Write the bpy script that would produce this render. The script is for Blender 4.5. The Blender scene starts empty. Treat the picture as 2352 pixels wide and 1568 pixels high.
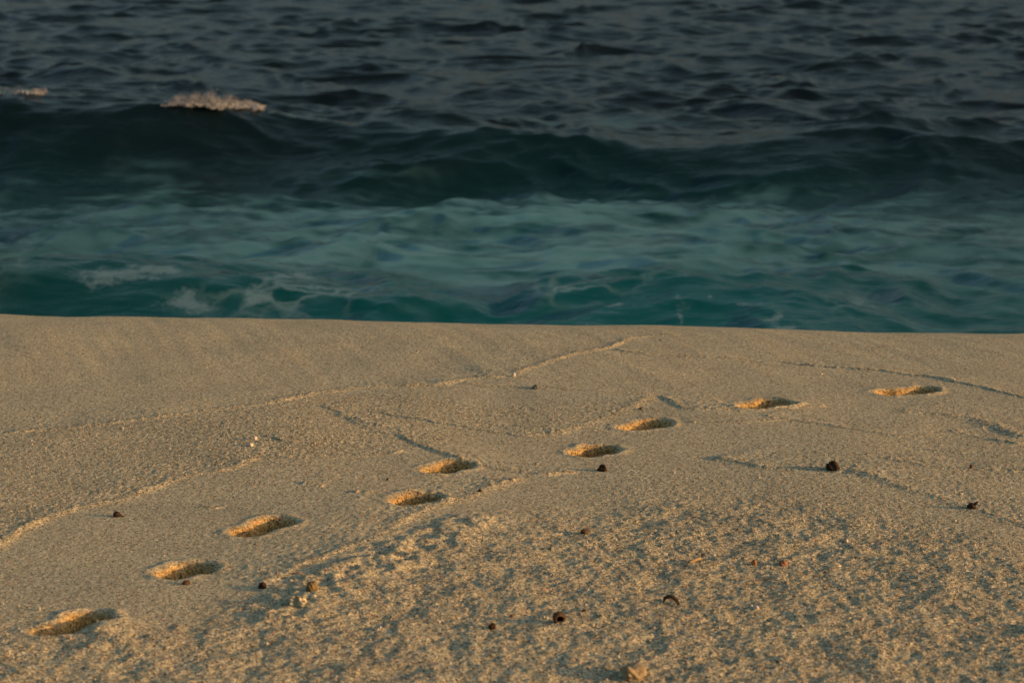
import bpy, bmesh, math, random
import numpy as np

sc = bpy.context.scene
col = sc.collection
R = math.radians

# ------------------------------------------------------------------ camera
CAM_H, PITCH, LENS = 1.75, 12.0, 85.0
cam_d = bpy.data.cameras.new("camera")
cam = bpy.data.objects.new("camera", cam_d)
col.objects.link(cam)
cam.location = (0, 0, CAM_H)
cam.rotation_euler = (R(90 - PITCH), 0, 0)
cam_d.lens = LENS
cam_d.sensor_width = 36.0
cam_d.clip_start = 0.1
cam_d.clip_end = 12000
cam_d.dof.use_dof = True
cam_d.dof.focus_distance = 7.9
cam_d.dof.aperture_fstop = 5.6
sc.camera = cam

# ------------------------------------------------------------------ light
SUN_EL, SUN_AZ = 9.5, 106.0          # azimuth clockwise from +Y (the sea)
world = bpy.data.worlds.new("World")
sc.world = world
world.use_nodes = True
wn = world.node_tree
sky = wn.nodes.new("ShaderNodeTexSky")
sky.sky_type = 'NISHITA'
sky.sun_disc = False
sky.sun_elevation = R(SUN_EL)
sky.sun_rotation = R(SUN_AZ)
sky.air_density = 1.0
sky.dust_density = 6.0
sky.ozone_density = 1.2
bg = wn.nodes["Background"]
bg.inputs[1].default_value = 0.105
hsv = wn.nodes.new("ShaderNodeHueSaturation")      # sky colour shifted to tint sea reflections and fill light on the sand
hsv.inputs["Saturation"].default_value = 0.95
hsv.inputs["Hue"].default_value = 0.47
wn.links.new(sky.outputs[0], hsv.inputs["Color"])
wn.links.new(hsv.outputs[0], bg.inputs[0])

sun_d = bpy.data.lights.new("sun", 'SUN')
sun_d.energy = 3.4
sun_d.angle = R(0.5)
sun_d.color = (1.0, 0.495, 0.14)
sun = bpy.data.objects.new("sun", sun_d)
col.objects.link(sun)
sun.rotation_euler = (R(90 - SUN_EL), 0, R(180 - SUN_AZ))

sc.view_settings.view_transform = 'Standard'
sc.view_settings.look = 'None'
sc.view_settings.gamma = 1.0
sc.view_settings.exposure = 0.38

# ------------------------------------------------------------------ helpers
F = LENS / 36.0 * 2352.0
S0 = math.tan(R(1.95))               # beach slope down to the sea
SEA = -1.71


def dep(py):
    return R(PITCH) + np.arctan((np.asarray(py, float) - 784.0) / F)


def at(px, py, plane=True):
    """point of the sloping beach plane, measured from the photo"""
    px = np.asarray(px, float); py = np.asarray(py, float)
    dy = (784.0 - py) / F
    dx = (px - 1176.0) / F
    c, s = math.cos(R(PITCH)), math.sin(R(PITCH))
    X, Y, Z = dx, c + dy * s, -s + dy * c
    t = CAM_H / (-Z - S0 * Y)
    return X * t, Y * t


_rng = np.random.RandomState(7)
_perm = _rng.permutation(4096)
_gx = np.cos(np.linspace(0, 2 * np.pi, 4096, endpoint=False)).astype(np.float32)
_gy = np.sin(np.linspace(0, 2 * np.pi, 4096, endpoint=False)).astype(np.float32)


def noise(x, y, seed=0):
    x = x.astype(np.float64) + seed * 17.31
    y = y.astype(np.float64) + seed * 5.77
    xi = np.floor(x).astype(np.int64); yi = np.floor(y).astype(np.int64)
    fx = (x - xi).astype(np.float32); fy = (y - yi).astype(np.float32)
    u = fx * fx * fx * (fx * (fx * 6 - 15) + 10)
    v = fy * fy * fy * (fy * (fy * 6 - 15) + 10)

    def g(ix, iy, dx, dy):
        h = _perm[(_perm[(ix + seed * 131) & 4095] + iy) & 4095]
        return _gx[h] * dx + _gy[h] * dy
    a = g(xi, yi, fx, fy); b = g(xi + 1, yi, fx - 1, fy)
    c = g(xi, yi + 1, fx, fy - 1); d = g(xi + 1, yi + 1, fx - 1, fy - 1)
    return ((a + u * (b - a)) * (1 - v) + (c + u * (d - c)) * v) * 1.4


def sstep(a, b, x):
    t = np.clip((x - a) / (b - a), 0, 1)
    return t * t * (3 - 2 * t)


def grid_mesh(name, X, Y, Z, attrs=None):
    """regular grid of vertices (rows, cols) as one mesh"""
    nr, nc = X.shape
    me = bpy.data.meshes.new(name)
    idx = np.arange(nr * nc, dtype=np.int32).reshape(nr, nc)
    quads = np.stack([idx[:-1, :-1], idx[:-1, 1:], idx[1:, 1:], idx[1:, :-1]], -1).reshape(-1, 4)
    co = np.stack([X, Y, Z], -1).reshape(-1, 3).astype(np.float32)
    fill_mesh(me, co, quads, attrs)
    return me


def fill_mesh(me, co, quads, attrs=None):
    k = quads.shape[1]
    me.vertices.add(len(co)); me.vertices.foreach_set("co", np.ascontiguousarray(co).ravel())
    me.loops.add(quads.size); me.loops.foreach_set("vertex_index", np.ascontiguousarray(quads, dtype=np.int32).ravel())
    me.polygons.add(len(quads))
    me.polygons.foreach_set("loop_start", np.arange(0, quads.size, k, dtype=np.int32))
    me.polygons.foreach_set("use_smooth", np.ones(len(quads), bool))
    for nm, v in (attrs or {}).items():
        a = me.attributes.new(nm, 'FLOAT', 'POINT')
        a.data.foreach_set("value", np.ascontiguousarray(v, dtype=np.float32).ravel())
    me.update(calc_edges=True)


def link(name, me, mat=None, parent=None, **props):
    o = bpy.data.objects.new(name, me)
    if mat:
        me.materials.append(mat)
    col.objects.link(o)
    if parent:
        o.parent = parent
    for k, v in props.items():
        o[k] = v
    return o


class NT:
    """small helper for building materials"""
    def __init__(self, name):
        self.m = bpy.data.materials.new(name)
        self.m.use_nodes = True
        self.t = self.m.node_tree
        self.b = self.t.nodes["Principled BSDF"]

    def n(self, kind, **kw):
        nd = self.t.nodes.new(kind)
        for k, v in kw.items():
            if isinstance(k, str) and hasattr(nd, k):
                setattr(nd, k, v)
        return nd

    def l(self, a, b):
        self.t.links.new(a, b)

    def noise(self, scale, detail=2.0, rough=0.5, vec=None):
        nd = self.n("ShaderNodeTexNoise")
        nd.inputs["Scale"].default_value = scale
        nd.inputs["Detail"].default_value = detail
        nd.inputs["Roughness"].default_value = rough
        self.l(vec or self.pos(), nd.inputs["Vector"])
        return nd.outputs["Fac"]

    def pos(self):
        if not hasattr(self, "_p"):
            self._p = self.n("ShaderNodeTexCoord").outputs["Object"]
        return self._p

    def ramp(self, fac, stops):
        r = self.n("ShaderNodeValToRGB")
        e = r.color_ramp.elements
        while len(e) < len(stops):
            e.new(0.5)
        for i, (p, c) in enumerate(stops):
            e[i].position = p
            e[i].color = (c, c, c, 1) if not isinstance(c, (tuple, list)) else (*c, 1)
        self.l(fac, r.inputs[0])
        return r.outputs[0]

    def mix(self, fac, a, b, mode='MIX'):
        m = self.n("ShaderNodeMix", data_type='RGBA', blend_type=mode)
        for s, v in ((0, fac), (6, a), (7, b)):
            if isinstance(v, (int, float)):
                m.inputs[s].default_value = v
            elif isinstance(v, tuple):
                m.inputs[s].default_value = (*v, 1)
            else:
                self.l(v, m.inputs[s])
        return m.outputs[2]

    def math(self, op, a, b=0.0, clamp=False):
        m = self.n("ShaderNodeMath", operation=op, use_clamp=clamp)
        for s, v in ((0, a), (1, b)):
            if isinstance(v, (int, float)):
                m.inputs[s].default_value = v
            else:
                self.l(v, m.inputs[s])
        return m.outputs[0]

    def attr(self, nm):
        return self.n("ShaderNodeAttribute", attribute_name=nm).outputs["Fac"]

    def bump(self, h, dist, strength=1.0, normal=None):
        b = self.n("ShaderNodeBump")
        b.inputs["Distance"].default_value = dist
        b.inputs["Strength"].default_value = strength
        self.l(h, b.inputs["Height"])
        if normal is not None:
            self.l(normal, b.inputs["Normal"])
        return b.outputs["Normal"]


# ------------------------------------------------------------------ materials
def sand_material():
    t = NT("coral_sand")
    p = t.pos()
    rough_area = t.attr("rough")
    fine = t.noise(300, 2, 0.6)
    med = t.noise(95, 2, 0.6)
    big = t.noise(4.0, 3, 0.55)
    vor = t.n("ShaderNodeTexVoronoi"); vor.inputs["Scale"].default_value = 215
    t.l(p, vor.inputs["Vector"])
    grain = t.n("ShaderNodeSeparateColor"); t.l(vor.outputs["Color"], grain.inputs[0])
    base = t.ramp(grain.outputs[0], [(0.0, (0.10, 0.092, 0.066)), (0.22, (0.36, 0.34, 0.225)), (0.65, (0.62, 0.595, 0.42)), (1.0, (0.90, 0.88, 0.67))])
    tone = t.ramp(big, [(0.3, (0.88, 0.87, 0.86)), (0.7, (1.06, 1.05, 1.02))])
    c = t.mix(1.0, base, tone, 'MULTIPLY')
    med_t = t.ramp(med, [(0.3, 0.8), (0.7, 1.12)])
    c = t.mix(1.0, c, med_t, 'MULTIPLY')
    c = t.mix(t.math('SUBTRACT', 0.30, t.math('MULTIPLY', rough_area, 0.30), True), c, (0.565, 0.535, 0.37))
    c = t.mix(t.attr('shade_tint'), c, t.mix(1.0, c, (0.82, 0.60, 0.34), 'MULTIPLY'))  # orange light and brown shade of the footprint hollows put into the colour
    # rare darker and pinkish coral grains
    rare = t.ramp(grain.outputs[1], [(0.955, 0.0), (0.965, 1.0)])
    c = t.mix(rare, c, (0.09, 0.065, 0.05))
    pink = t.ramp(grain.outputs[2], [(0.975, 0.0), (0.985, 1.0)])
    c = t.mix(pink, c, (0.55, 0.26, 0.16))
    t.l(c, t.b.inputs["Base Color"])
    t.b.inputs["Roughness"].default_value = 0.9
    t.b.inputs["Specular IOR Level"].default_value = 0.15
    h = t.math('ADD', t.math('MULTIPLY', fine, 0.55), t.math('MULTIPLY', med, 0.9))
    k = t.math('ADD', t.math('MULTIPLY', rough_area, 0.80), 0.40)
    n = t.bump(t.math('MULTIPLY', h, k), 0.0058, 1.0)
    t.l(n, t.b.inputs["Normal"])
    return t.m


def water_material():
    t = NT("sea_water")
    shallow = t.attr("shallow"); foam = t.attr("foam"); veil = t.attr("veil")
    deep = t.mix(shallow, (0.006, 0.014, 0.017), (0.003, 0.118, 0.130))
    c = t.mix(veil, deep, (0.12, 0.325, 0.365))
    # lacy edge on the thick foam
    lace = t.noise(7.0, 8, 0.75)
    f = t.ramp(t.math('ADD', foam, t.math('MULTIPLY', t.math('SUBTRACT', lace, 0.53), 2.6)), [(0.38, 0.0), (0.9, 0.85)])
    c = t.mix(f, c, (0.19, 0.34, 0.39))
    # thin lacy filaments of old foam
    wm = t.n("ShaderNodeMapping"); wm.inputs["Scale"].default_value = (1.0, 1.7, 1.0)
    wv = t.n("ShaderNodeVectorMath", operation='ADD')
    wn_ = t.n("ShaderNodeTexNoise"); wn_.inputs["Scale"].default_value = 2.2; wn_.inputs["Detail"].default_value = 4
    t.l(t.pos(), wn_.inputs["Vector"])
    ws = t.n("ShaderNodeVectorMath", operation='SCALE'); ws.inputs["Scale"].default_value = 0.7
    t.l(wn_.outputs["Color"], ws.inputs[0]); t.l(t.pos(), wv.inputs[0]); t.l(ws.outputs[0], wv.inputs[1]); t.l(wv.outputs[0], wm.inputs["Vector"])
    vo = t.n("ShaderNodeTexVoronoi", feature='DISTANCE_TO_EDGE'); vo.inputs["Scale"].default_value = 2.6
    t.l(wm.outputs[0], vo.inputs["Vector"])
    vein = t.math('MULTIPLY', t.ramp(vo.outputs["Distance"], [(0.0, 0.75), (0.16, 0.0)]), t.attr("lace"))
    c = t.mix(vein, c, (0.24, 0.42, 0.46))
    t.l(c, t.b.inputs["Base Color"])
    r = t.math('ADD', t.math('MULTIPLY', veil, 0.18), 0.07)
    r = t.math('ADD', r, t.math('MULTIPLY', f, 0.45), True)
    # light welling up out of the water does not follow the ripples; the mirror film on top does
    t.b.inputs["Specular IOR Level"].default_value = 0.0
    t.b.inputs["Roughness"].default_value = 1.0
    up = t.n("ShaderNodeCombineXYZ"); up.inputs[2].default_value = 1.0
    t.l(up.outputs[0], t.b.inputs["Normal"])
    t.b.inputs["Coat Weight"].default_value = 1.0
    t.b.inputs["Coat IOR"].default_value = 1.33
    t.l(r, t.b.inputs["Coat Roughness"])
    m = t.n("ShaderNodeMapping"); m.inputs["Scale"].default_value = (0.6, 1.5, 1.0)
    t.l(t.pos(), m.inputs["Vector"])
    rip = t.noise(5.0, 4, 0.55, m.outputs[0])
    n = t.bump(rip, 0.05, 0.7)
    t.l(n, t.b.inputs["Coat Normal"])
    return t.m


def plain(name, colr, rough=0.7, dark=0.6, scale=60.0, bump=0.0015):
    t = NT(name)
    a = t.noise(scale, 4, 0.6)
    c = t.ramp(a, [(0.3, tuple(v * dark for v in colr)), (0.7, colr)])
    t.l(c, t.b.inputs["Base Color"])
    t.b.inputs["Roughness"].default_value = rough
    t.b.inputs["Specular IOR Level"].default_value = 0.25
    t.l(t.bump(t.noise(scale * 3, 3, 0.6), bump), t.b.inputs["Normal"])
    return t.m


SAND = sand_material()
WATER = water_material()
FOAM = plain("whitewater", (0.35, 0.40, 0.46), 0.8, 0.75, 6.0, 0.01)

# ------------------------------------------------------------------ sand
CREST = ([-400, 0, 400, 700, 900, 1200, 1500, 1650, 1900, 2150, 2352, 2700],
         [708, 722, 729, 734, 737, 743, 748, 752, 760, 766, 768, 772])
ROUND = 0.85


def crest_of(x):
    """distance and steepness of the berm edge across the beach"""
    px = 1176 + x / 10.6 * F
    px = np.clip(px, -400, 2700)
    t = np.tan(dep(np.interp(px, *CREST)))
    # z(yc) lies ROUND*(t-S0)/2 below the plane
    yc = (CAM_H + (t - S0) * ROUND * 0.5) / (t - S0)
    # z = -S0*yc - .5*(t-S0)*ROUND ; CAM_H - z = t*yc
    return yc, t


def base_z(x, y):
    yc, t = crest_of(x)
    y1 = yc - ROUND
    k = (t - S0) / ROUND
    u = np.clip(y - y1, 0, None)
    umax = (math.tan(R(25)) - S0) / k
    uu = np.minimum(u, umax)
    z = -S0 * y - 0.5 * k * uu * uu - (u - uu) * k * umax
    return z


LINES = [
    # photo points, height, half width, how far the line is a small terrace (1) or a ridge (0)
    ([(-60, 1000), (0, 993), (200, 978), (420, 955), (500, 942), (600, 930), (720, 905), (820, 888), (1000, 884), (1090, 870), (1180, 866)], .0058, .018, .7),
    ([(1182, 866), (1200, 852), (1240, 838), (1280, 826), (1340, 810), (1400, 796), (1450, 772), (1500, 765), (1580, 760)], .0050, .016, .6),
    ([(-60, 1285), (0, 1248), (60, 1210), (120, 1185), (180, 1162), (270, 1148), (350, 1120), (430, 1092), (520, 1082), (560, 1065), (600, 1047)], .006, .018, .8),
    ([(600, 1048), (700, 1056), (800, 1050), (900, 1042), (930, 1035)], .003, .012, .5),
    ([(590, 1350), (640, 1330), (700, 1300), (780, 1270), (860, 1243), (910, 1205), (1000, 1165), (1080, 1140), (1150, 1108), (1210, 1090)], .0072, .020, .9),
    ([(860, 945), (950, 962), (1060, 978), (1200, 1000), (1300, 988)], .0035, .010, .8),
    ([(905, 990), (930, 1010), (1000, 1036), (1080, 1062), (1180, 1080), (1260, 1086), (1330, 1080)], .0050, .012, .8),
    ([(735, 928), (790, 952), (880, 985)], .004, .012, .7), ([(770, 950), (850, 985), (905, 1000)], .004, .014, .6), ([(610, 1005), (660, 1020), (705, 1032)], .0045, .014, .8),
    ([(1200, 1002), (1290, 990), (1360, 965), (1440, 938), (1510, 910)], .0055, .024, .6),
    ([(1508, 910), (1535, 922), (1570, 940), (1640, 943), (1700, 938)], .0055, .013, .8),
    ([(1040, 880), (1170, 892), (1280, 895), (1400, 903), (1508, 910)], .0025, .010, .7),
    ([(1405, 800), (1470, 812), (1560, 818), (1700, 824), (1800, 834)], .003, .012, .6),
    ([(1780, 826), (1860, 838), (2020, 850), (2150, 868), (2250, 890), (2360, 918), (2440, 935)], .0042, .009, .9),
    ([(1560, 968), (1650, 972), (1740, 968), (1830, 962)], .003, .012, .6),
    ([(1570, 940), (1700, 945), (1850, 935), (1900, 933)], .0045, .013, .5),
    ([(2050, 942), (2160, 952), (2240, 962), (2300, 985), (2370, 1010)], .006, .026, .5),
    ([(1740, 955), (1850, 968), (1960, 985), (2060, 1000), (2160, 998)], .0045, .012, .8),
    ([(2070, 1020), (2150, 1032), (2220, 1040)], .003, .010, .8), ([(2180, 985), (2260, 1005), (2350, 1020)], .004, .014, .6),
    ([(2030, 1050), (2080, 1062), (2150, 1075), (2330, 1083), (2400, 1086)], .005, .014, .8),
    ([(1620, 1044), (1680, 1056), (1740, 1070), (1800, 1078), (1900, 1080), (1990, 1092), (2070, 1120), (2150, 1145), (2230, 1170), (2360, 1210), (2440, 1235)], .0070, .022, .7),
    ([(1120, 1105), (1180, 1100)], .006, .02, .3), ([(690, 1112), (740, 1116)], .005, .014, .3),
    ([(860, 1133), (800, 1128)], .005, .014, .3), ([(460, 1160), (500, 1168)], .005, .014, .3),
]

PRINTS = [  # centre in the photo, heading (deg from +x), length scale, depth, label
    (168, 1434, 60, .98, .042, "wide blurred footprint with a crumbled rim at the near left corner of the sand"),
    (420, 1309, 50, .34, .056, "deep rounded footprint, mostly in shade, with a brown seed on its near rim"),
    (604, 1211, 56, .90, .042, "long narrow footprint with its far wall lit orange, right of the small tailed seed"),
    (946, 1147, 48, .40, .054, "rounded shaded footprint with a lit heel beside the upper end of the long sand ridge"),
    (1026, 1074, 50, .60, .042, "orange wedge shaped footprint touching the thin dark swash line"),
    (1358, 1031, 42, .42, .050, "half shaded footprint just behind the small dark husk"),
    (1480, 974, 42, .74, .042, "bright orange footprint with a small crumb of sand on its near rim"),
    (1752, 931, 34, .68, .044, "footprint crossed by a crumbly swash ridge, second from the far right"),
    (2080, 899, 18, 1.05, .034, "farthest footprint, a thin orange sliver near the right edge"),
]


def build_sand():
    nx = np.arange(-2.75, 2.7501, 0.0046)
    ex = 2.75 * np.exp(np.linspace(0, math.log(420 / 2.75), 46))[1:]
    xs = np.concatenate([-ex[::-1], nx, ex])
    ys = [4.75]
    while ys[-1] < 11.6:
        ys.append(ys[-1] + 0.0050 * (ys[-1] / 5.2) ** 0.8)
    ys = np.array(ys)
    far = ys[-1] + np.cumsum(0.02 * 1.25 ** np.arange(24))
    far = far[far < 60]
    near = 4.75 - np.cumsum(0.02 * 1.22 ** np.arange(38))
    near = near[near > -320]
    ys = np.concatenate([near[::-1], ys, far])
    X, Y = np.meshgrid(xs, ys)
    fy = (ys > 4.6) & (ys < 12.0); fx = np.abs(xs) < 2.9
    iy = np.where(fy)[0]; ix = np.where(fx)[0]
    sl = (slice(iy[0], iy[-1] + 1), slice(ix[0], ix[-1] + 1))
    x = X[sl]; y = Y[sl]
    edge = sstep(2.9, 2.6, np.abs(x)) * sstep(4.6, 4.9, y)

    H = np.zeros_like(x)
    # gentle undulation
    H += .010 * noise(x * .9, y * .9, 1) + .004 * noise(x * 2.6, y * 2.6, 2)
    cr = sstep(8.2, 9.6, y)
    H += cr * (.0022 * noise(x * 5.5 + y * 2.2, y * .9 - x * .3, 16) + .0012 * noise(x * 13 + y * 4, y * 1.8, 17))
    # area masks along the beach (plan coordinates)
    lo = at([-300, 0, 300, 560, 740, 900, 1050, 1300, 1500, 1800, 2000, 2352, 2700],
            [1400, 1400, 1400, 1370, 1310, 1235, 1190, 1150, 1130, 1130, 1160, 1250, 1300])
    yl = np.interp(x + .06 * noise(x * 6, y * 6, 3), lo[0], lo[1])
    rough_low = sstep(-.25, .55, yl - y + .12 * noise(x * 5, y * 5, 4))
    up = at([-300, 0, 300, 500, 700, 900, 1100], [1000, 992, 968, 945, 912, 900, 930])
    dn = at([-300, 0, 180, 350, 480, 600, 900, 1100], [1300, 1240, 1165, 1118, 1085, 1060, 1048, 1000])
    coarse = sstep(-.03, .05, np.interp(x, *up) - y) * sstep(-.02, .06, y - np.interp(x, *dn))
    coarse *= sstep(.75, .1, x)
    cx, cy = at(620, 1035)
    coarse += .8 * np.exp(-(((x - cx) / .35) ** 2 + ((y - cy) / .45) ** 2))
    midr = at([1000, 1300, 1600, 2000, 2352, 2700], [1050, 1000, 1050, 1000, 940, 930])
    right = .55 * sstep(-.1, .4, np.interp(x, *midr) - y) * sstep(.1, .5, x)
    rough = np.clip(coarse * .55 + rough_low * .8 + right * .6, 0, 1)
    # trampled and rain pitted sand in the foreground
    n1 = noise(x * 8, y * 8, 5); n2 = noise(x * 17, y * 17, 6); n3 = noise(x * 38, y * 38, 7); n4 = noise(x * 85, y * 85, 8)
    low = sstep(0.08, 1.0, rough_low)
    H += low * (.0062 * n1 + .0036 * n2 + .0015 * n3)
    H += (.0006 + .0012 * rough) * n4 + (.0004 + .0010 * rough) * n3
    # lumps banked along the long ridge in the foreground
    bx, by = at([650, 760, 900, 1000, 1080], [1400, 1330, 1280, 1230, 1200])
    d = np.full_like(x, 9.0)
    for i in range(4):
        d = np.minimum(d, seg_dist(x, y, bx[i], by[i], bx[i + 1], by[i + 1])[0])
    band = np.exp(-(d / .11) ** 2)
    H += band * (.010 + .009 * n2 + .004 * n3 + .005 * n1)
    ax, ay = at(250, 1455)
    H += .02 * np.exp(-(((x - ax) / .07) ** 2 + ((y - ay) / .12) ** 2)) * (1 + .5 * n2)
    # swash lines
    for pts, h, w, bias in LINES:
        P = np.array(pts, float)
        lx, ly = at(P[:, 0], P[:, 1])
        m = (x > lx.min() - .3) & (x < lx.max() + .3) & (y > ly.min() - .3) & (y < ly.max() + .3)
        if not m.any():
            continue
        r, c = np.where(m.any(1))[0], np.where(m.any(0))[0]
        s2 = (slice(r[0], r[-1] + 1), slice(c[0], c[-1] + 1))
        xx = x[s2] + .012 * noise(x[s2] * 14, y[s2] * 14, 9) + .006 * noise(x[s2] * 45, y[s2] * 45, 10)
        yy = y[s2] + .012 * noise(x[s2] * 14, y[s2] * 14, 11) + .006 * noise(x[s2] * 45, y[s2] * 45, 12)
        best = np.full(xx.shape, 9.0); side = np.zeros_like(best); tpos = np.zeros_like(best)
        n = len(lx) - 1
        for i in range(n):
            dd, tt, sg = seg_dist(xx, yy, lx[i], ly[i], lx[i + 1], ly[i + 1])
            b = dd < best
            best = np.where(b, dd, best); side = np.where(b, sg, side); tpos = np.where(b, (i + tt) / n, tpos)
        fade = sstep(0, .07, tpos) * sstep(1, .93, tpos)
        vary = 1.15 * np.clip(.62 + .9 * noise(x[s2] * 2.6, y[s2] * 2.6, 13) + .45 * noise(x[s2] * 9, y[s2] * 9, 15), .32, 1.25) + .35 * noise(x[s2] * 60, y[s2] * 60, 14)
        s = best * np.sign(side)
        ridge = np.exp(-(best / w) ** 2)
        step = (1 / (1 + np.exp(-np.clip(s / (w * .28), -30, 30)))) * np.exp(-(best / (w * 12)) ** 2)
        H[s2] += h * fade * vary * ((1 - .6 * bias) * ridge + bias * 1.1 * step)
        rough[s2] = np.maximum(rough[s2], .8 * fade * np.exp(-(best / (w * 1.6)) ** 2))
    # footprints
    owner = np.zeros(x.shape, np.int32)
    shade_tint = np.zeros_like(x)  # mask for the light and shade painted into the footprint hollows
    for k, (px, py, ang, ls, dp, lab) in enumerate(PRINTS):
        fx0, fy0 = at(px, py)
        a = R(ang)
        u = (x - fx0) * math.cos(a) + (y - fy0) * math.sin(a)
        v = -(x - fx0) * math.sin(a) + (y - fy0) * math.cos(a)
        near = (np.abs(u) < .35) & (np.abs(v) < .3)
        if not near.any():
            continue
        sdir = 1 if k % 2 else -1
        v = v + .010 * noise(x * 12, y * 12, 20 + k) + sdir * .6 * (u / max(ls, .85)) ** 2
        u = u + .008 * noise(x * 13, y * 13, 40 + k)
        v = v + .004 * noise(x * 40, y * 40, 80 + k)
        L = ls * .92
        tt = np.clip((u / L + .068) / .132, 0, 1)
        wd = 1.34 if k % 2 else 1.14
        rad = wd * (.036 + .010 * tt - .008 * np.exp(-((tt - .45) / .25) ** 2))
        cu = (-.068 + .132 * tt) * L
        sd = np.hypot(u - cu, v) - rad * (.9 + .1 * L)
        bowl = (1.32 if k % 2 else 1.25) * dp * sstep(.019, -.027, sd) * (.86 + .2 * np.cos(tt * 6.28))
        slump = .14 * dp * np.exp(-np.clip(sd, 0, None) / .030)
        rim = .0035 * np.exp(-((sd - .034) / .018) ** 2) * (1 + noise(x * 16, y * 16, 60 + k)) * (1 + (.9 if k % 2 else .5) * sstep(-.01, .08, u))
        smooth = sstep(.03, .0, sd)
        dz = np.where(near, rim - bowl - slump * sstep(.12, .02, sd), 0)
        H = H + dz
        rough = np.where(near, np.maximum(rough * (1 - .3 * smooth), .55 * smooth), rough)
        shade_tint = np.where(near, np.maximum(shade_tint, sstep(.034, .000, sd + .007 * noise(x * 60, y * 60, 90))), shade_tint)
        owner[near & (sd < .020)] = k + 1
    Z = base_z(X, Y)
    Z[sl] += H * edge
    RO = np.zeros_like(X); RO[sl] = rough * edge
    ST = np.zeros_like(X); ST[sl] = shade_tint
    OW = np.zeros(X.shape, np.int32); OW[sl] = owner

    nr, nc = X.shape
    idx = np.arange(nr * nc, dtype=np.int32).reshape(nr, nc)
    quads = np.stack([idx[:-1, :-1], idx[:-1, 1:], idx[1:, 1:], idx[1:, :-1]], -1).reshape(-1, 4)
    co = np.stack([X, Y, Z], -1).reshape(-1, 3)
    rr = RO.ravel(); st = ST.ravel(); ow = OW.ravel()
    qo = ow[quads].min(1)
    me = bpy.data.meshes.new("sand")
    fill_mesh(me, co, quads[qo == 0], {"rough": rr, "shade_tint": st})
    sand = link("sand", me, SAND, kind="structure")
    for k, p in enumerate(PRINTS):
        q = quads[qo == k + 1]
        if not len(q):
            continue
        used, inv = np.unique(q, return_inverse=True)
        m = bpy.data.meshes.new("footprint")
        fill_mesh(m, co[used], inv.reshape(q.shape), {"rough": rr[used], "shade_tint": st[used]})
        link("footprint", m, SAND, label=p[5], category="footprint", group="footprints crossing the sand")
    return X[sl], Y[sl], Z[sl], rough, band, shade_tint


def seg_dist(x, y, ax, ay, bx, by):
    dx, dy = bx - ax, by - ay
    L2 = dx * dx + dy * dy + 1e-12
    t = np.clip(((x - ax) * dx + (y - ay) * dy) / L2, 0, 1)
    ex, ey = x - ax - t * dx, y - ay - t * dy
    return np.hypot(ex, ey), t, dx * ey - dy * ex


SX, SY, SZ, SROUGH, SBAND, SSHADE = build_sand()
_gxs, _gys = SX[0], SY[:, 0]


def ground(x, y):
    i = int(np.clip(np.searchsorted(_gys, y), 1, len(_gys) - 1)); j = int(np.clip(np.searchsorted(_gxs, x), 1, len(_gxs) - 1))
    return float(SZ[i, j])


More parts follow.
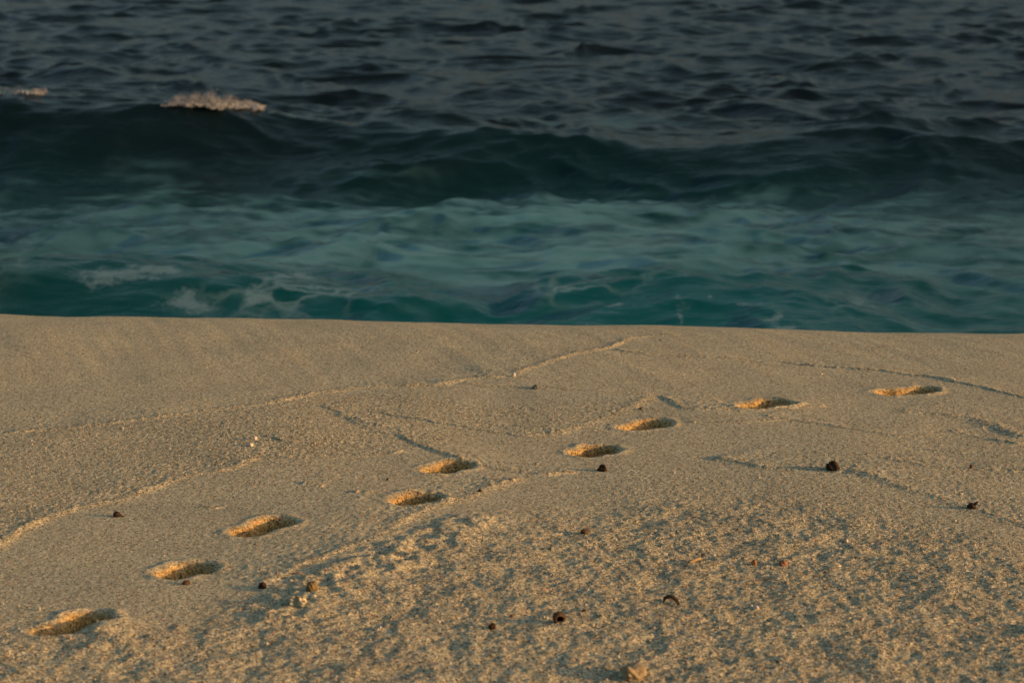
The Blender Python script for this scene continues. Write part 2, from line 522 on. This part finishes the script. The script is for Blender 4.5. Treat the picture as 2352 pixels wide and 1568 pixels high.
# ------------------------------------------------------------------ sea
def build_sea():
    nx = np.arange(-13, 13.001, 0.045)
    ex = 13 * np.exp(np.linspace(0, math.log(4000 / 13), 40))[1:]
    xs = np.concatenate([-ex[::-1], nx, ex])
    ys = [13.0]
    while ys[-1] < 56:
        ys.append(ys[-1] + 0.032 * max(1, ys[-1] / 19) ** 1.0)
    far = ys[-1] + np.cumsum(0.12 * 1.2 ** np.arange(48))
    ys = np.concatenate([ys, far[far < 6000]])
    X, Y = np.meshgrid(xs, ys)
    spx = np.gradient(xs)[None, :]; spy = np.gradient(ys)[:, None]
    sp = np.maximum(spx, spy)
    px = np.clip(1176 + X / np.clip(Y, 10, 60) * F, -600, 2950)

    # the big swell about to break
    cpx = [-600, 0, 150, 250, 400, 580, 700, 830, 1000, 1200, 1420, 1560, 1700, 1850, 2000, 2100, 2250, 2352, 2950]
    cpy = [205, 212, 216, 222, 238, 260, 277, 289, 296, 308, 321, 318, 316, 308, 294, 290, 300, 308, 340]
    D = 24.9 + .25 * np.cos(px / 700.0)
    cy = np.interp(px, cpx, cpy)
    Hc = CAM_H - SEA - D * np.tan(dep(cy))
    H1 = np.clip(Hc, .1, .9)
    warp = .18 * noise(X * .35, Y * .35, 31)
    dyv = Y - D + warp
    w = np.where(dyv < 0, .72 + .5 * H1, 2.3)
    swell = H1 * np.exp(-(dyv / w) ** 2)
    # the wave at the edge of the beach
    npx = [-600, 0, 250, 430, 600, 780, 900, 1040, 1150, 1260, 1400, 1560, 1700, 1950, 2100, 2300, 2950]
    npy = [598, 600, 604, 618, 640, 652, 655, 690, 705, 660, 640, 628, 645, 655, 690, 745, 760]
    D2 = 17.5
    H2 = np.clip(CAM_H - SEA - D2 * np.tan(dep(np.interp(px, npx, npy))), -.06, .5)
    d2 = Y - D2 + .12 * noise(X * .8, Y * .8, 32)
    near = H2 * np.exp(-(d2 / np.where(d2 < 0, .62, 1.0)) ** 2)
    Z = swell + near - .07 * np.exp(-((Y - 23.2) / .9) ** 2)
    # secondary humps between the two
    for (hx, hy, hh, wx, wy) in [(1240, 492, 0.10, .75, .32), (1080, 452, 0.08, .9, .28), (1000, 345, 0.12, 1.1, .55), (330, 462, .08, .28, .25), (650, 522, .06, .9, .25),
                                 (2280, 560, 0.09, .9, .3), (1900, 500, .07, .8, .3), (1700, 520, .06, .5, .25), (1900, 400, .07, 2.0, .5), (1100, 395, .08, 1.6, .4)]:
        y0 = (CAM_H - SEA - hh) / np.tan(dep(hy)); x0 = (hx - 1176) / F * y0
        dd = Y - y0 + .15 * noise(X * 1.2, Y * 1.2, 33)
        Z = Z + .6 * hh * np.exp(-((X - x0) / wx) ** 2 - (dd / np.where(dd < 0, wy, wy * 1.8)) ** 2)

    calm = np.exp(-((Y - 20.9) / 1.8) ** 4)
    face1 = np.exp(-((dyv + .9) / .8) ** 2) * sstep(.2, .5, H1)
    amp = 1.05 - .12 * calm - .32 * face1
    amp = amp * (1 - .1 * sstep(19.0, 17.0, Y))
    amp *= .75 + .5 * np.clip(noise(X * .3, Y * .2, 34) + .4, 0, 1)
    rng = np.random.RandomState(11)
    DX = np.zeros_like(X); DY = np.zeros_like(X)
    jx = X + .5 * noise(X * .5, Y * .5, 35); jy = Y + .5 * noise(X * .5, Y * .5, 36)
    for i in range(130):
        lam = .17 * (2.7 / .17) ** rng.rand()
        th = -math.pi / 2 + rng.normal(0, .72)
        k = 2 * math.pi / lam
        a = (.027 + .013 * rng.rand()) / k * (1.0 if lam < 2 else .8)
        ph = rng.rand() * 6.283
        arg = k * (math.cos(th) * jx + math.sin(th) * jy) + ph
        f = amp * sstep(3.0, 6.0, lam / sp) * a
        s = np.sin(arg)
        Z = Z + f * np.cos(arg)
        DX -= f * math.cos(th) * s * .9; DY -= f * math.sin(th) * s * .9
    Xo, Yo = X + DX, Y + DY

    # what the water carries: shallow sand-lit colour, milky veil, thick foam
    shallow = sstep(27.5, 17.6, Y + 1.2 * noise(X * .3, Y * .4, 45)) ** 1.2 * (.75 + .35 * np.clip(noise(X * .25, Y * .25, 37) + .5, 0, 1))
    shallow *= .45 + .55 * np.exp(-((X - .2) / 3.2) ** 2)
    streak = noise(X * 1.2, Y * 3.2, 38) + .7 * noise(X * 3.0, Y * 6.5, 39) + .5 * noise(X * 7, Y * 13, 40)
    vy = Y + 1.5 * noise(X * .28, Y * .5, 46) + .7 * noise(X * .9, Y * 1.4, 47)
    venv = np.exp(-np.abs((vy - 19.7) / 3.1) ** 2.2)
    veil = sstep(.0, 1.5, 1.12 * venv + .85 * streak - .05) * sstep(.02, .3, venv)
    veil *= .5 + .5 * np.exp(-((X + .2) / 3.2) ** 2)
    veil *= 1 - .93 * sstep(-1.7, -.7, dyv + .25 * noise(X * 1.4, Y * 1.4, 55))
    veil += .35 * np.exp(-((Y - 28.2) / 1.0) ** 2) * np.exp(-((X - .9) / 1.6) ** 2) * sstep(-.5, .6, streak)
    onface = np.exp(-((d2 + .35) / .55) ** 2) * sstep(.05, .15, H2)
    dip = sstep(.12, .0, H2)
    veil *= 1 - (.85 - .45 * dip) * sstep(19.0, 18.0, Y + .4 * noise(X * .9, Y * 1.2, 54))
    fine = noise(X * 1.5 + Y * .8, Y * 6.0 - X * .6, 48) + .7 * noise(X * 4 - Y, Y * 11, 49)
    veil = veil * (1 - .85 * onface) + .22 * onface * sstep(.1, 1.0, fine)
    foam = np.zeros_like(X)
    wx1 = .16 * noise(X * 2.2, Y * 2.2, 41) + .08 * noise(X * 6, Y * 6, 42)
    wy1 = .14 * noise(X * 2.4, Y * 2.4, 43) + .07 * noise(X * 6, Y * 6, 44)
    for (hx, hy, rx, ry) in [(110, 612, .30, .16), (210, 632, .18, .22), (250, 680, .28, .13), (330, 672, .40, .10), (620, 668, .10, .20), (585, 690, .14, .12), (660, 640, .16, .10),
                             (60, 640, .20, .06), (1740, 668, .05, .05), (1560, 715, .05, .18), (1540, 690, .05, .05), (1710, 700, .08, .05), (1780, 725, .10, .07), (1840, 735, .10, .06),
                             (1840, 668, .08, .05), (1640, 690, .04, .05), (1470, 722, .05, .04), (1405, 690, .06, .06), (2000, 755, .10, .05), (700, 655, .25, .05), (420, 700, .3, .05)]:
        y0 = (CAM_H - SEA - .12) / np.tan(dep(hy)); x0 = (hx - 1176) / F * y0
        foam = np.maximum(foam, np.exp(-((X - x0 + wx1) / rx) ** 2 - ((Y - y0 + wy1) / (ry * 1.7)) ** 2))
    crestline = np.exp(-((dyv - .05) / .16) ** 2) * sstep(-.1, .6, noise(X * 1.1, Y * .6, 51) + .5 * noise(X * 4, Y * 2, 52))
    foam = np.maximum(foam, .9 * crestline * sstep(-6.0, -4.8, X) * sstep(-.3, -2.4, X))
    lace = 1.0 * onface * sstep(-.2, .5, noise(X * .7, Y * .9, 50)) + .35 * np.exp(-((Y - 20.0) / 1.8) ** 2) * sstep(.0, .6, noise(X * .6, Y * .8, 53))
    me = grid_mesh("sea", Xo, Yo, Z + SEA, {"shallow": np.clip(shallow, 0, 1), "veil": np.clip(veil, 0, 1), "foam": foam, "lace": np.clip(lace, 0, 1)})
    link("sea", me, WATER, kind="structure")
    return xs, ys, Z + SEA, D


SEX, SEY, SEZ, SED = build_sea()


def sea_top(x, y, w=.5):
    j = int(np.searchsorted(SEX, x)); i0 = int(np.searchsorted(SEY, y - w)); i1 = int(np.searchsorted(SEY, y + w))
    i = i0 + int(np.argmax(SEZ[i0:i1, j]))
    return float(SEY[i]), float(SEZ[i, j])


def ico(sub=1):
    bm = bmesh.new(); bmesh.ops.create_icosphere(bm, subdivisions=sub, radius=1.0)
    v = np.array([p.co for p in bm.verts]); f = np.array([[q.index for q in fc.verts] for fc in bm.faces]); bm.free()
    return v, f


ICO1, ICO2 = ico(1), ico(2)


OCTA = (np.array([[1, 0, 0], [-1, 0, 0], [0, 1, 0], [0, -1, 0], [0, 0, 1], [0, 0, -1]], float),
        np.array([[0, 2, 4], [2, 1, 4], [1, 3, 4], [3, 0, 4], [2, 0, 5], [1, 2, 5], [3, 1, 5], [0, 3, 5]]))


def blobs(items, base=ICO1, seed=0, jitter=.25):
    rng = np.random.RandomState(seed)
    V, Q = [], []; n = 0
    for (p, r) in items:
        v = base[0] * (1 + jitter * rng.randn(len(base[0]), 1) * .6) * np.asarray(r)
        a = rng.rand() * 6.28; c, s = math.cos(a), math.sin(a)
        v = v @ np.array([[c, -s, 0], [s, c, 0], [0, 0, 1]])
        V.append(v + np.asarray(p)); Q.append(base[1] + n); n += len(v)
    return np.concatenate(V), np.concatenate(Q)


def foam_crest(px0, px1, env, seed, label, dens=30):
    rng = np.random.RandomState(seed)
    items = []
    for i in range(int((px1 - px0) * dens)):
        t = rng.rand()
        px = px0 + (px1 - px0) * t
        h = np.interp(t, *env) * (.4 + .55 * math.sin(t * 17 + seed) ** 2 + .3 * math.sin(t * 43) ** 2)
        x = (px - 1176) / F * 24.8
        y, z = sea_top(x, 24.75, .7)
        q = rng.rand() ** 1.6
        r = (.004 + .012 * rng.rand() ** 2) * (1.15 - q)
        items.append(((x + rng.randn() * .03, y + .05 - .25 * (1 - q) * rng.rand() + rng.randn() * .05, z - .02 + h * q), (r * 1.3, r, r)))
    v, q = blobs(items, OCTA, seed, .35)
    me = bpy.data.meshes.new("foam"); fill_mesh(me, v, q)
    link("foam", me, FOAM, kind="stuff", label=label)


foam_crest(385, 585, ([0, .12, .3, .45, .6, .8, 1], [.015, .09, .12, .15, .11, .06, .015]), 3, "white splash of foam tumbling off the crest of the dark swell")
foam_crest(-60, 75, ([0, .3, .6, .85, 1], [.005, .025, .01, .015, .06]), 4, "small burst of spray on the swell at the left edge", 7)


# ------------------------------------------------------------------ grit: uncountable coral crumbs
def build_grit():
    rng = np.random.RandomState(5)
    tet, tf = ICO1
    octv = np.array([[1, 0, 0], [-1, 0, 0], [0, 1, 0], [0, -1, 0], [0, 0, 1], [0, 0, -1]], float)
    octf = np.array([[0, 2, 4], [2, 1, 4], [1, 3, 4], [3, 0, 4], [2, 0, 5], [1, 2, 5], [3, 1, 5], [0, 3, 5]])
    N = 120000
    i = rng.randint(0, SX.shape[0], N); j = rng.randint(0, SX.shape[1], N)
    y = SY[i, j]
    keep = (rng.rand(N) < np.clip(.05 + .95 * SROUGH[i, j] ** 1.3 + .5 * SBAND[i, j], 0, 1) * (1 - .9 * SSHADE[i, j])) & (y < 10.2) & (np.abs(SX[i, j]) < .26 * y)
    i, j = i[keep], j[keep]; n = len(i)
    P = np.stack([SX[i, j], SY[i, j], SZ[i, j]], 1) + np.c_[rng.randn(n, 2) * .002, np.zeros(n)]
    r = .0011 + .0011 * rng.rand(n) ** 2 + .0022 * (rng.rand(n) > .985)
    v = octv[None] * (1 + .45 * rng.randn(n, 6, 1)) * (r[:, None, None] * (1 + .4 * rng.randn(n, 1, 3)))
    v = v + P[:, None, :] + np.array([0, 0, 1]) * (r * .35)[:, None, None]
    q = octf[None] + (np.arange(n) * 6)[:, None, None]
    me = bpy.data.meshes.new("coral_grit")
    tone = np.repeat(rng.rand(n) * (1 - .8 * SBAND[i, j] * (rng.rand(n) > .45)), 6)
    fill_mesh(me, v.reshape(-1, 3), q.reshape(-1, 3), {"tone": tone})
    t = NT("coral_crumb")
    c = t.ramp(t.attr("tone"), [(0, (.10, .08, .06)), (.25, (.30, .27, .20)), (.8, (.58, .54, .42)), (.93, (.72, .68, .55)), (1, (.72, .68, .6))])
    t.l(c, t.b.inputs["Base Color"]); t.b.inputs["Roughness"].default_value = .85
    link("coral_grit", me, t.m, kind="stuff", label="loose coral grit strewn over the rough sand")


build_grit()

# ------------------------------------------------------------------ things lying on the sand
M_HUSK = plain("dark_husk", (.055, .034, .020), .75, .35, 160)
M_NUT = plain("brown_nut", (.12, .078, .042), .6, .45, 120)
M_NUTIN = plain("nut_hollow", (.035, .016, .008), .9, .5, 120)
M_STONE = plain("sandy_coral_rock", (.60, .51, .34), .9, .55, 110, .006)
M_OLIVE = plain("olive_pebble", (.27, .20, .085), .7, .7, 60)
M_WHITE = plain("white_shell", (.74, .70, .62), .5, .8, 200, .0008)
M_ORANGE = plain("orange_pebble", (.36, .19, .08), .6, .7, 120)
M_PINK = plain("pink_shell", (.36, .20, .12), .6, .7, 160)
M_STICK = plain("bleached_wood", (.50, .39, .22), .8, .6, 140)
M_BARK = plain("dark_bark", (.06, .042, .028), .9, .5, 120)
M_GRASS = plain("dry_grass", (.20, .17, .10), .8, .6, 90)
M_GREY = plain("grey_coral", (.22, .22, .21), .8, .5, 150, .003)
M_RED = plain("red_coral", (.16, .07, .045), .7, .6, 160)


def spot(px, py):
    x, y = at(px, py)
    x, y = float(x), float(y)
    return x, y, ground(x, y), y / F       # last: metres per photo pixel


def rock_mesh(name, size, seed, rough=.16, sub=3, square=0.0):
    v, f = ico(sub)
    rng = np.random.RandomState(seed)
    n = noise(v[:, 0] * 1.3 + v[:, 2] * .7 + seed * 3.1, v[:, 1] * 1.3 - v[:, 2] * .9, 70 + seed % 20)
    n3 = noise(v[:, 0] * 8 + v[:, 2] * 5 + seed, v[:, 1] * 8 - v[:, 2] * 6, 72 + seed % 20)
    n2 = noise(v[:, 0] * 3.6 + v[:, 2] * 2 + seed, v[:, 1] * 3.6 - v[:, 2] * 2.3, 71 + seed % 20)
    if square:
        m = np.abs(v).max(1, keepdims=True)
        v = v * (1 - square) + (v / m * .82) * square
    v = v * (1 + rough * 1.6 * n + rough * .8 * n2 + rough * .35 * n3)[:, None]
    v = v * (np.asarray(size) * .5)
    me = bpy.data.meshes.new(name)
    fill_mesh(me, v, f)
    return me


def tube_mesh(name, pts, rads, seg=8):
    pts = np.asarray(pts, float); n = len(pts)
    V = []
    for i in range(n):
        d = pts[min(i + 1, n - 1)] - pts[max(i - 1, 0)]; d /= np.linalg.norm(d) + 1e-9
        a = np.cross(d, [0, 0, 1.0]); a = a / (np.linalg.norm(a) + 1e-9) if np.linalg.norm(a) > 1e-6 else np.array([1.0, 0, 0])
        b = np.cross(a, d)
        for k in range(seg):
            q = 2 * math.pi * k / seg
            V.append(pts[i] + rads[i] * (math.cos(q) * a + math.sin(q) * b))
    V.append(pts[0]); V.append(pts[-1])
    me = bpy.data.meshes.new(name)
    faces = []
    for i in range(n - 1):
        for k in range(seg):
            k2 = (k + 1) % seg
            faces.append((i * seg + k, i * seg + k2, (i + 1) * seg + k2, (i + 1) * seg + k))
    for k in range(seg):
        faces.append((n * seg, (k + 1) % seg, k)); faces.append((n * seg + 1, (n - 1) * seg + k, (n - 1) * seg + (k + 1) % seg))
    me.from_pydata([tuple(v) for v in V], [], faces)
    me.polygons.foreach_set("use_smooth", np.ones(len(faces), bool)); me.update()
    return me


def empty(name, loc, rz=0, **p):
    o = bpy.data.objects.new(name, None); col.objects.link(o); o.location = loc; o.rotation_euler = (0, 0, rz); o.empty_display_size = .02
    for k, v in p.items():
        o[k] = v
    return o


def lump(name, px, py, wpx, hpx, mat, label, cat, seed, depth=1.0, sink=.15, square=0.0, rough=.16, rz=0.0, group=None):
    """a rounded thing whose base sits at a photo point; width and height in photo pixels"""
    x, y, z, m = spot(px, py)
    w, h = wpx * m, hpx * m
    me = rock_mesh(name, (w, w * depth, h / (1 - sink)), seed, rough, 4, square)
    o = link(name, me, mat, label=label, category=cat)
    o.location = (x, y + w * depth * .25, z + h / (1 - sink) * (.5 - sink))
    o.rotation_euler = (0, 0, rz)
    if group:
        o["group"] = group
    return o


lump("seed_husk", 1384, 1079, 21, 15, M_HUSK, "small dark brown husk in front of the half shaded footprint", "seed", 1, .9, .3, 0, .3)
lump("seed_husk", 1912, 1084, 30, 17, M_HUSK, "larger dark fibrous husk on the dark swash line at right", "seed", 2, .9, .35, 0, .3)
lump("seed_husk", 603, 1352, 19, 13, M_HUSK, "dark round seed at the lower end of the long sand ridge", "seed", 3, 1.0, .3, 0, .28)
lump("seed_husk", 1130, 1444, 15, 13, M_HUSK, "little round brown seed left of the hollow nut", "seed", 4, 1.0, .25, 0, .25)
lump("seed_husk", 1343, 1220, 18, 11, M_NUT, "small brown seed half buried beside a lit hump of sand", "seed", 5, 1.1, .3)
lump("seed_husk", 427, 1342, 20, 10, M_NUT, "brown seed on the near rim of the deep shaded footprint", "seed", 6, .8, .25)
lump("pebble", 716, 1366, 30, 22, M_OLIVE, "olive tan pebble lodged in crumbled sand near the dark round seed", "pebble", 7, 1.0, .2)
lump("sand_clod", 686, 1398, 44, 20, SAND, "pale crumbly clod just below the olive pebble", "clod", 8, 1.0, .5, .5, .5)
lump("coral_rock", 1452, 1556, 58, 34, M_STONE, "blocky pale coral rock throwing a long shadow at the bottom edge", "rock", 9, .9, .2, .85, .26, .5)
lump("pebble", 1733, 1292, 12, 13, M_ORANGE, "small upright orange pebble right of the bleached stick", "pebble", 10, 1.0)
lump("shell_fragment", 1800, 1294, 20, 11, M_PINK, "flat reddish shell fragment beside the upright orange pebble", "shell", 11, 1.3, .3)
lump("shell", 1180, 869, 9, 8, M_WHITE, "tiny white shell at the bend of the far swash ridge", "shell", 12, 1.2)
lump("coral_fragment", 1231, 895, 15, 8, M_GREY, "flat grey coral fragment behind the faint far swash line", "coral", 13, 1.5, .35, 0, .25)
lump("coral_fragment", 2231, 1077, 8, 8, M_RED, "tiny red coral bit on the thin swash line at far right", "coral", 14, 1.0)
lump("coral_fragment", 1737, 1400, 14, 7, M_WHITE, "pale coral chip lying under the flat reddish shell", "coral", 15, 1.2, .3, 0, .25)
lump("seed_husk", 1341, 1408, 10, 5, M_HUSK, "tiny flat black seed above and right of the hollow nut", "seed", 16, .8, .2)
lump("seed_husk", 1175, 1415, 9, 7, M_RED, "tiny dark red seed above the little round brown seed", "seed", 17, .9, .2)
lump("seed_husk", 1102, 1128, 9, 6, M_HUSK, "tiny dark seed by the upper end of the long sand ridge", "seed", 18, 1.2, .2)
lump("seed_husk", 890, 1103, 6, 5, M_HUSK, "dark speck of seed on bare sand left of the wedge shaped footprint", "seed", 19, 1.2, .2)
lump("coral_fragment", 586, 1016, 9, 10, M_WHITE, "pale upright coral chip on the coarse patch behind the long footprint", "coral", 20, 1.0)
lump("coral_fragment", 575, 1030, 13, 7, M_WHITE, "flat pale coral chip on the coarse patch behind the long footprint", "coral", 21, 1.2, .3)

# seed with a short stalk, casting a long thin shadow
x, y, z, m = spot(268, 1186)
r = empty("stalked_seed", (x, y, z), label="dark pointed seed with a thin tail on smooth sand at left", category="seed")
b = link("body", rock_mesh("body", (17 * m, 17 * m, 15 * m), 22, .08), M_HUSK, r); b.location = (0, 0, 6 * m)
link("stalk", tube_mesh("stalk", [(4 * m, 0, 6 * m), (12 * m, -.002, 3 * m), (22 * m, -.003, 1.5 * m)], [4 * m, 2.6 * m, .8 * m]), M_NUT, r)

# hollow nut: shell with an opening facing the camera
x, y, z, m = spot(1285, 1436)
r = empty("hollow_nut", (x, y + .012, z), .25, label="hollow brown nut shell with its dark opening facing the viewer", category="nut")
prof = [(.0, .055), (.35, .05), (.7, .02), (.95, -.2), (1.0, -.5), (.93, -.78), (.72, -.9), (.56, -.86), (.52, -.6), (.55, -.2), (.3, -.05), (.0, -.02)]
seg = 28; V = []; Fc = []
R0 = 16 * m
for i, (pr, pz) in enumerate(prof):
    for k in range(seg):
        q = 2 * math.pi * k / seg
        wob = 1 + .06 * math.sin(3 * q + 1) + .04 * math.sin(5 * q)
        V.append((pr * R0 * math.cos(q) * wob, pz * R0 * 1.5, pr * R0 * math.sin(q) * wob * .92))
for i in range(len(prof) - 1):
    for k in range(seg):
        k2 = (k + 1) % seg
        Fc.append((i * seg + k, i * seg + k2, (i + 1) * seg + k2, (i + 1) * seg + k))
out_f = Fc[:7 * seg]; in_f = Fc[7 * seg:]
for nm, ff, mt in (("shell", out_f, M_NUT), ("hollow", in_f, M_NUTIN)):
    me = bpy.data.meshes.new(nm); me.from_pydata(V, [], ff); bmx = bmesh.new(); bmx.from_mesh(me)
    bmesh.ops.delete(bmx, geom=[v for v in bmx.verts if not v.link_faces], context='VERTS'); bmesh.ops.remove_doubles(bmx, verts=bmx.verts, dist=1e-6)
    bmesh.ops.recalc_face_normals(bmx, faces=bmx.faces)
    for f in bmx.faces:
        f.smooth = True
    bmx.to_mesh(me); bmx.free()
    o = link(nm, me, mt, r); o.location = (0, .014, R0 * .72); o.rotation_euler = (R(8), 0, 0)

# curled dry pod
x, y, z, m = spot(1543, 1386)
pts = [(-20 * m, 0, 2 * m), (-17 * m, 0, 11 * m), (-8 * m, -.002, 17 * m), (3 * m, -.004, 15 * m), (11 * m, -.005, 8 * m), (16 * m, -.004, 0)]
o = link("seed_pod", tube_mesh("seed_pod", pts, [2 * m, 4 * m, 5 * m, 5 * m, 4.5 * m, 3 * m]), M_HUSK, label="dark curled seed pod arching over the mottled foreground sand", category="seed pod")
o.location = (x, y, z)

# bleached stick with a dark broken end
x, y, z, m = spot(1596, 1288)
r = empty("driftwood_stick", (x, y, z), label="short bleached stick with a dark broken end on the rough sand", category="stick")
link("stick", tube_mesh("stick", [(-16 * m, -.012, 3 * m), (-6 * m, -.004, 5 * m), (6 * m, .006, 7 * m), (15 * m, .014, 8 * m)], [3 * m, 4 * m, 4.2 * m, 3 * m]), M_STICK, r)
link("broken_end", tube_mesh("broken_end", [(15 * m, .014, 7 * m), (20 * m, .024, 12 * m), (24 * m, .03, 17 * m)], [2.5 * m, 2 * m, .8 * m]), M_BARK, r)

# bark lump on the dark line at right
x, y, z, m = spot(2235, 1170)
r = empty("bark_piece", (x, y, z), label="dark ragged bark piece in the shaded groove at right", category="bark")
link("lump", rock_mesh("lump", (20 * m, 20 * m, 15 * m), 30, .3), M_BARK, r).location = (-4 * m, 0, 4 * m)
link("splinter", tube_mesh("splinter", [(-2 * m, 0, 3 * m), (6 * m, -.002, 12 * m), (10 * m, -.003, 17 * m)], [4 * m, 4 * m, 2 * m]), M_BARK, r)

# dry grass blade
P = [spot(a, b) for a, b in [(1700, 1338), (1720, 1332), (1745, 1326), (1765, 1324), (1785, 1330)]]
zz = max(p[2] for p in P) + .002
o = link("grass_blade", tube_mesh("grass_blade", [(p[0], p[1], max(p[2], zz - .004) + .003) for p in P], [.0006, .0011, .0012, .0011, .0006], 6), M_GRASS,
         label="thin dry grass blade lying below the small orange pebble", category="grass blade")
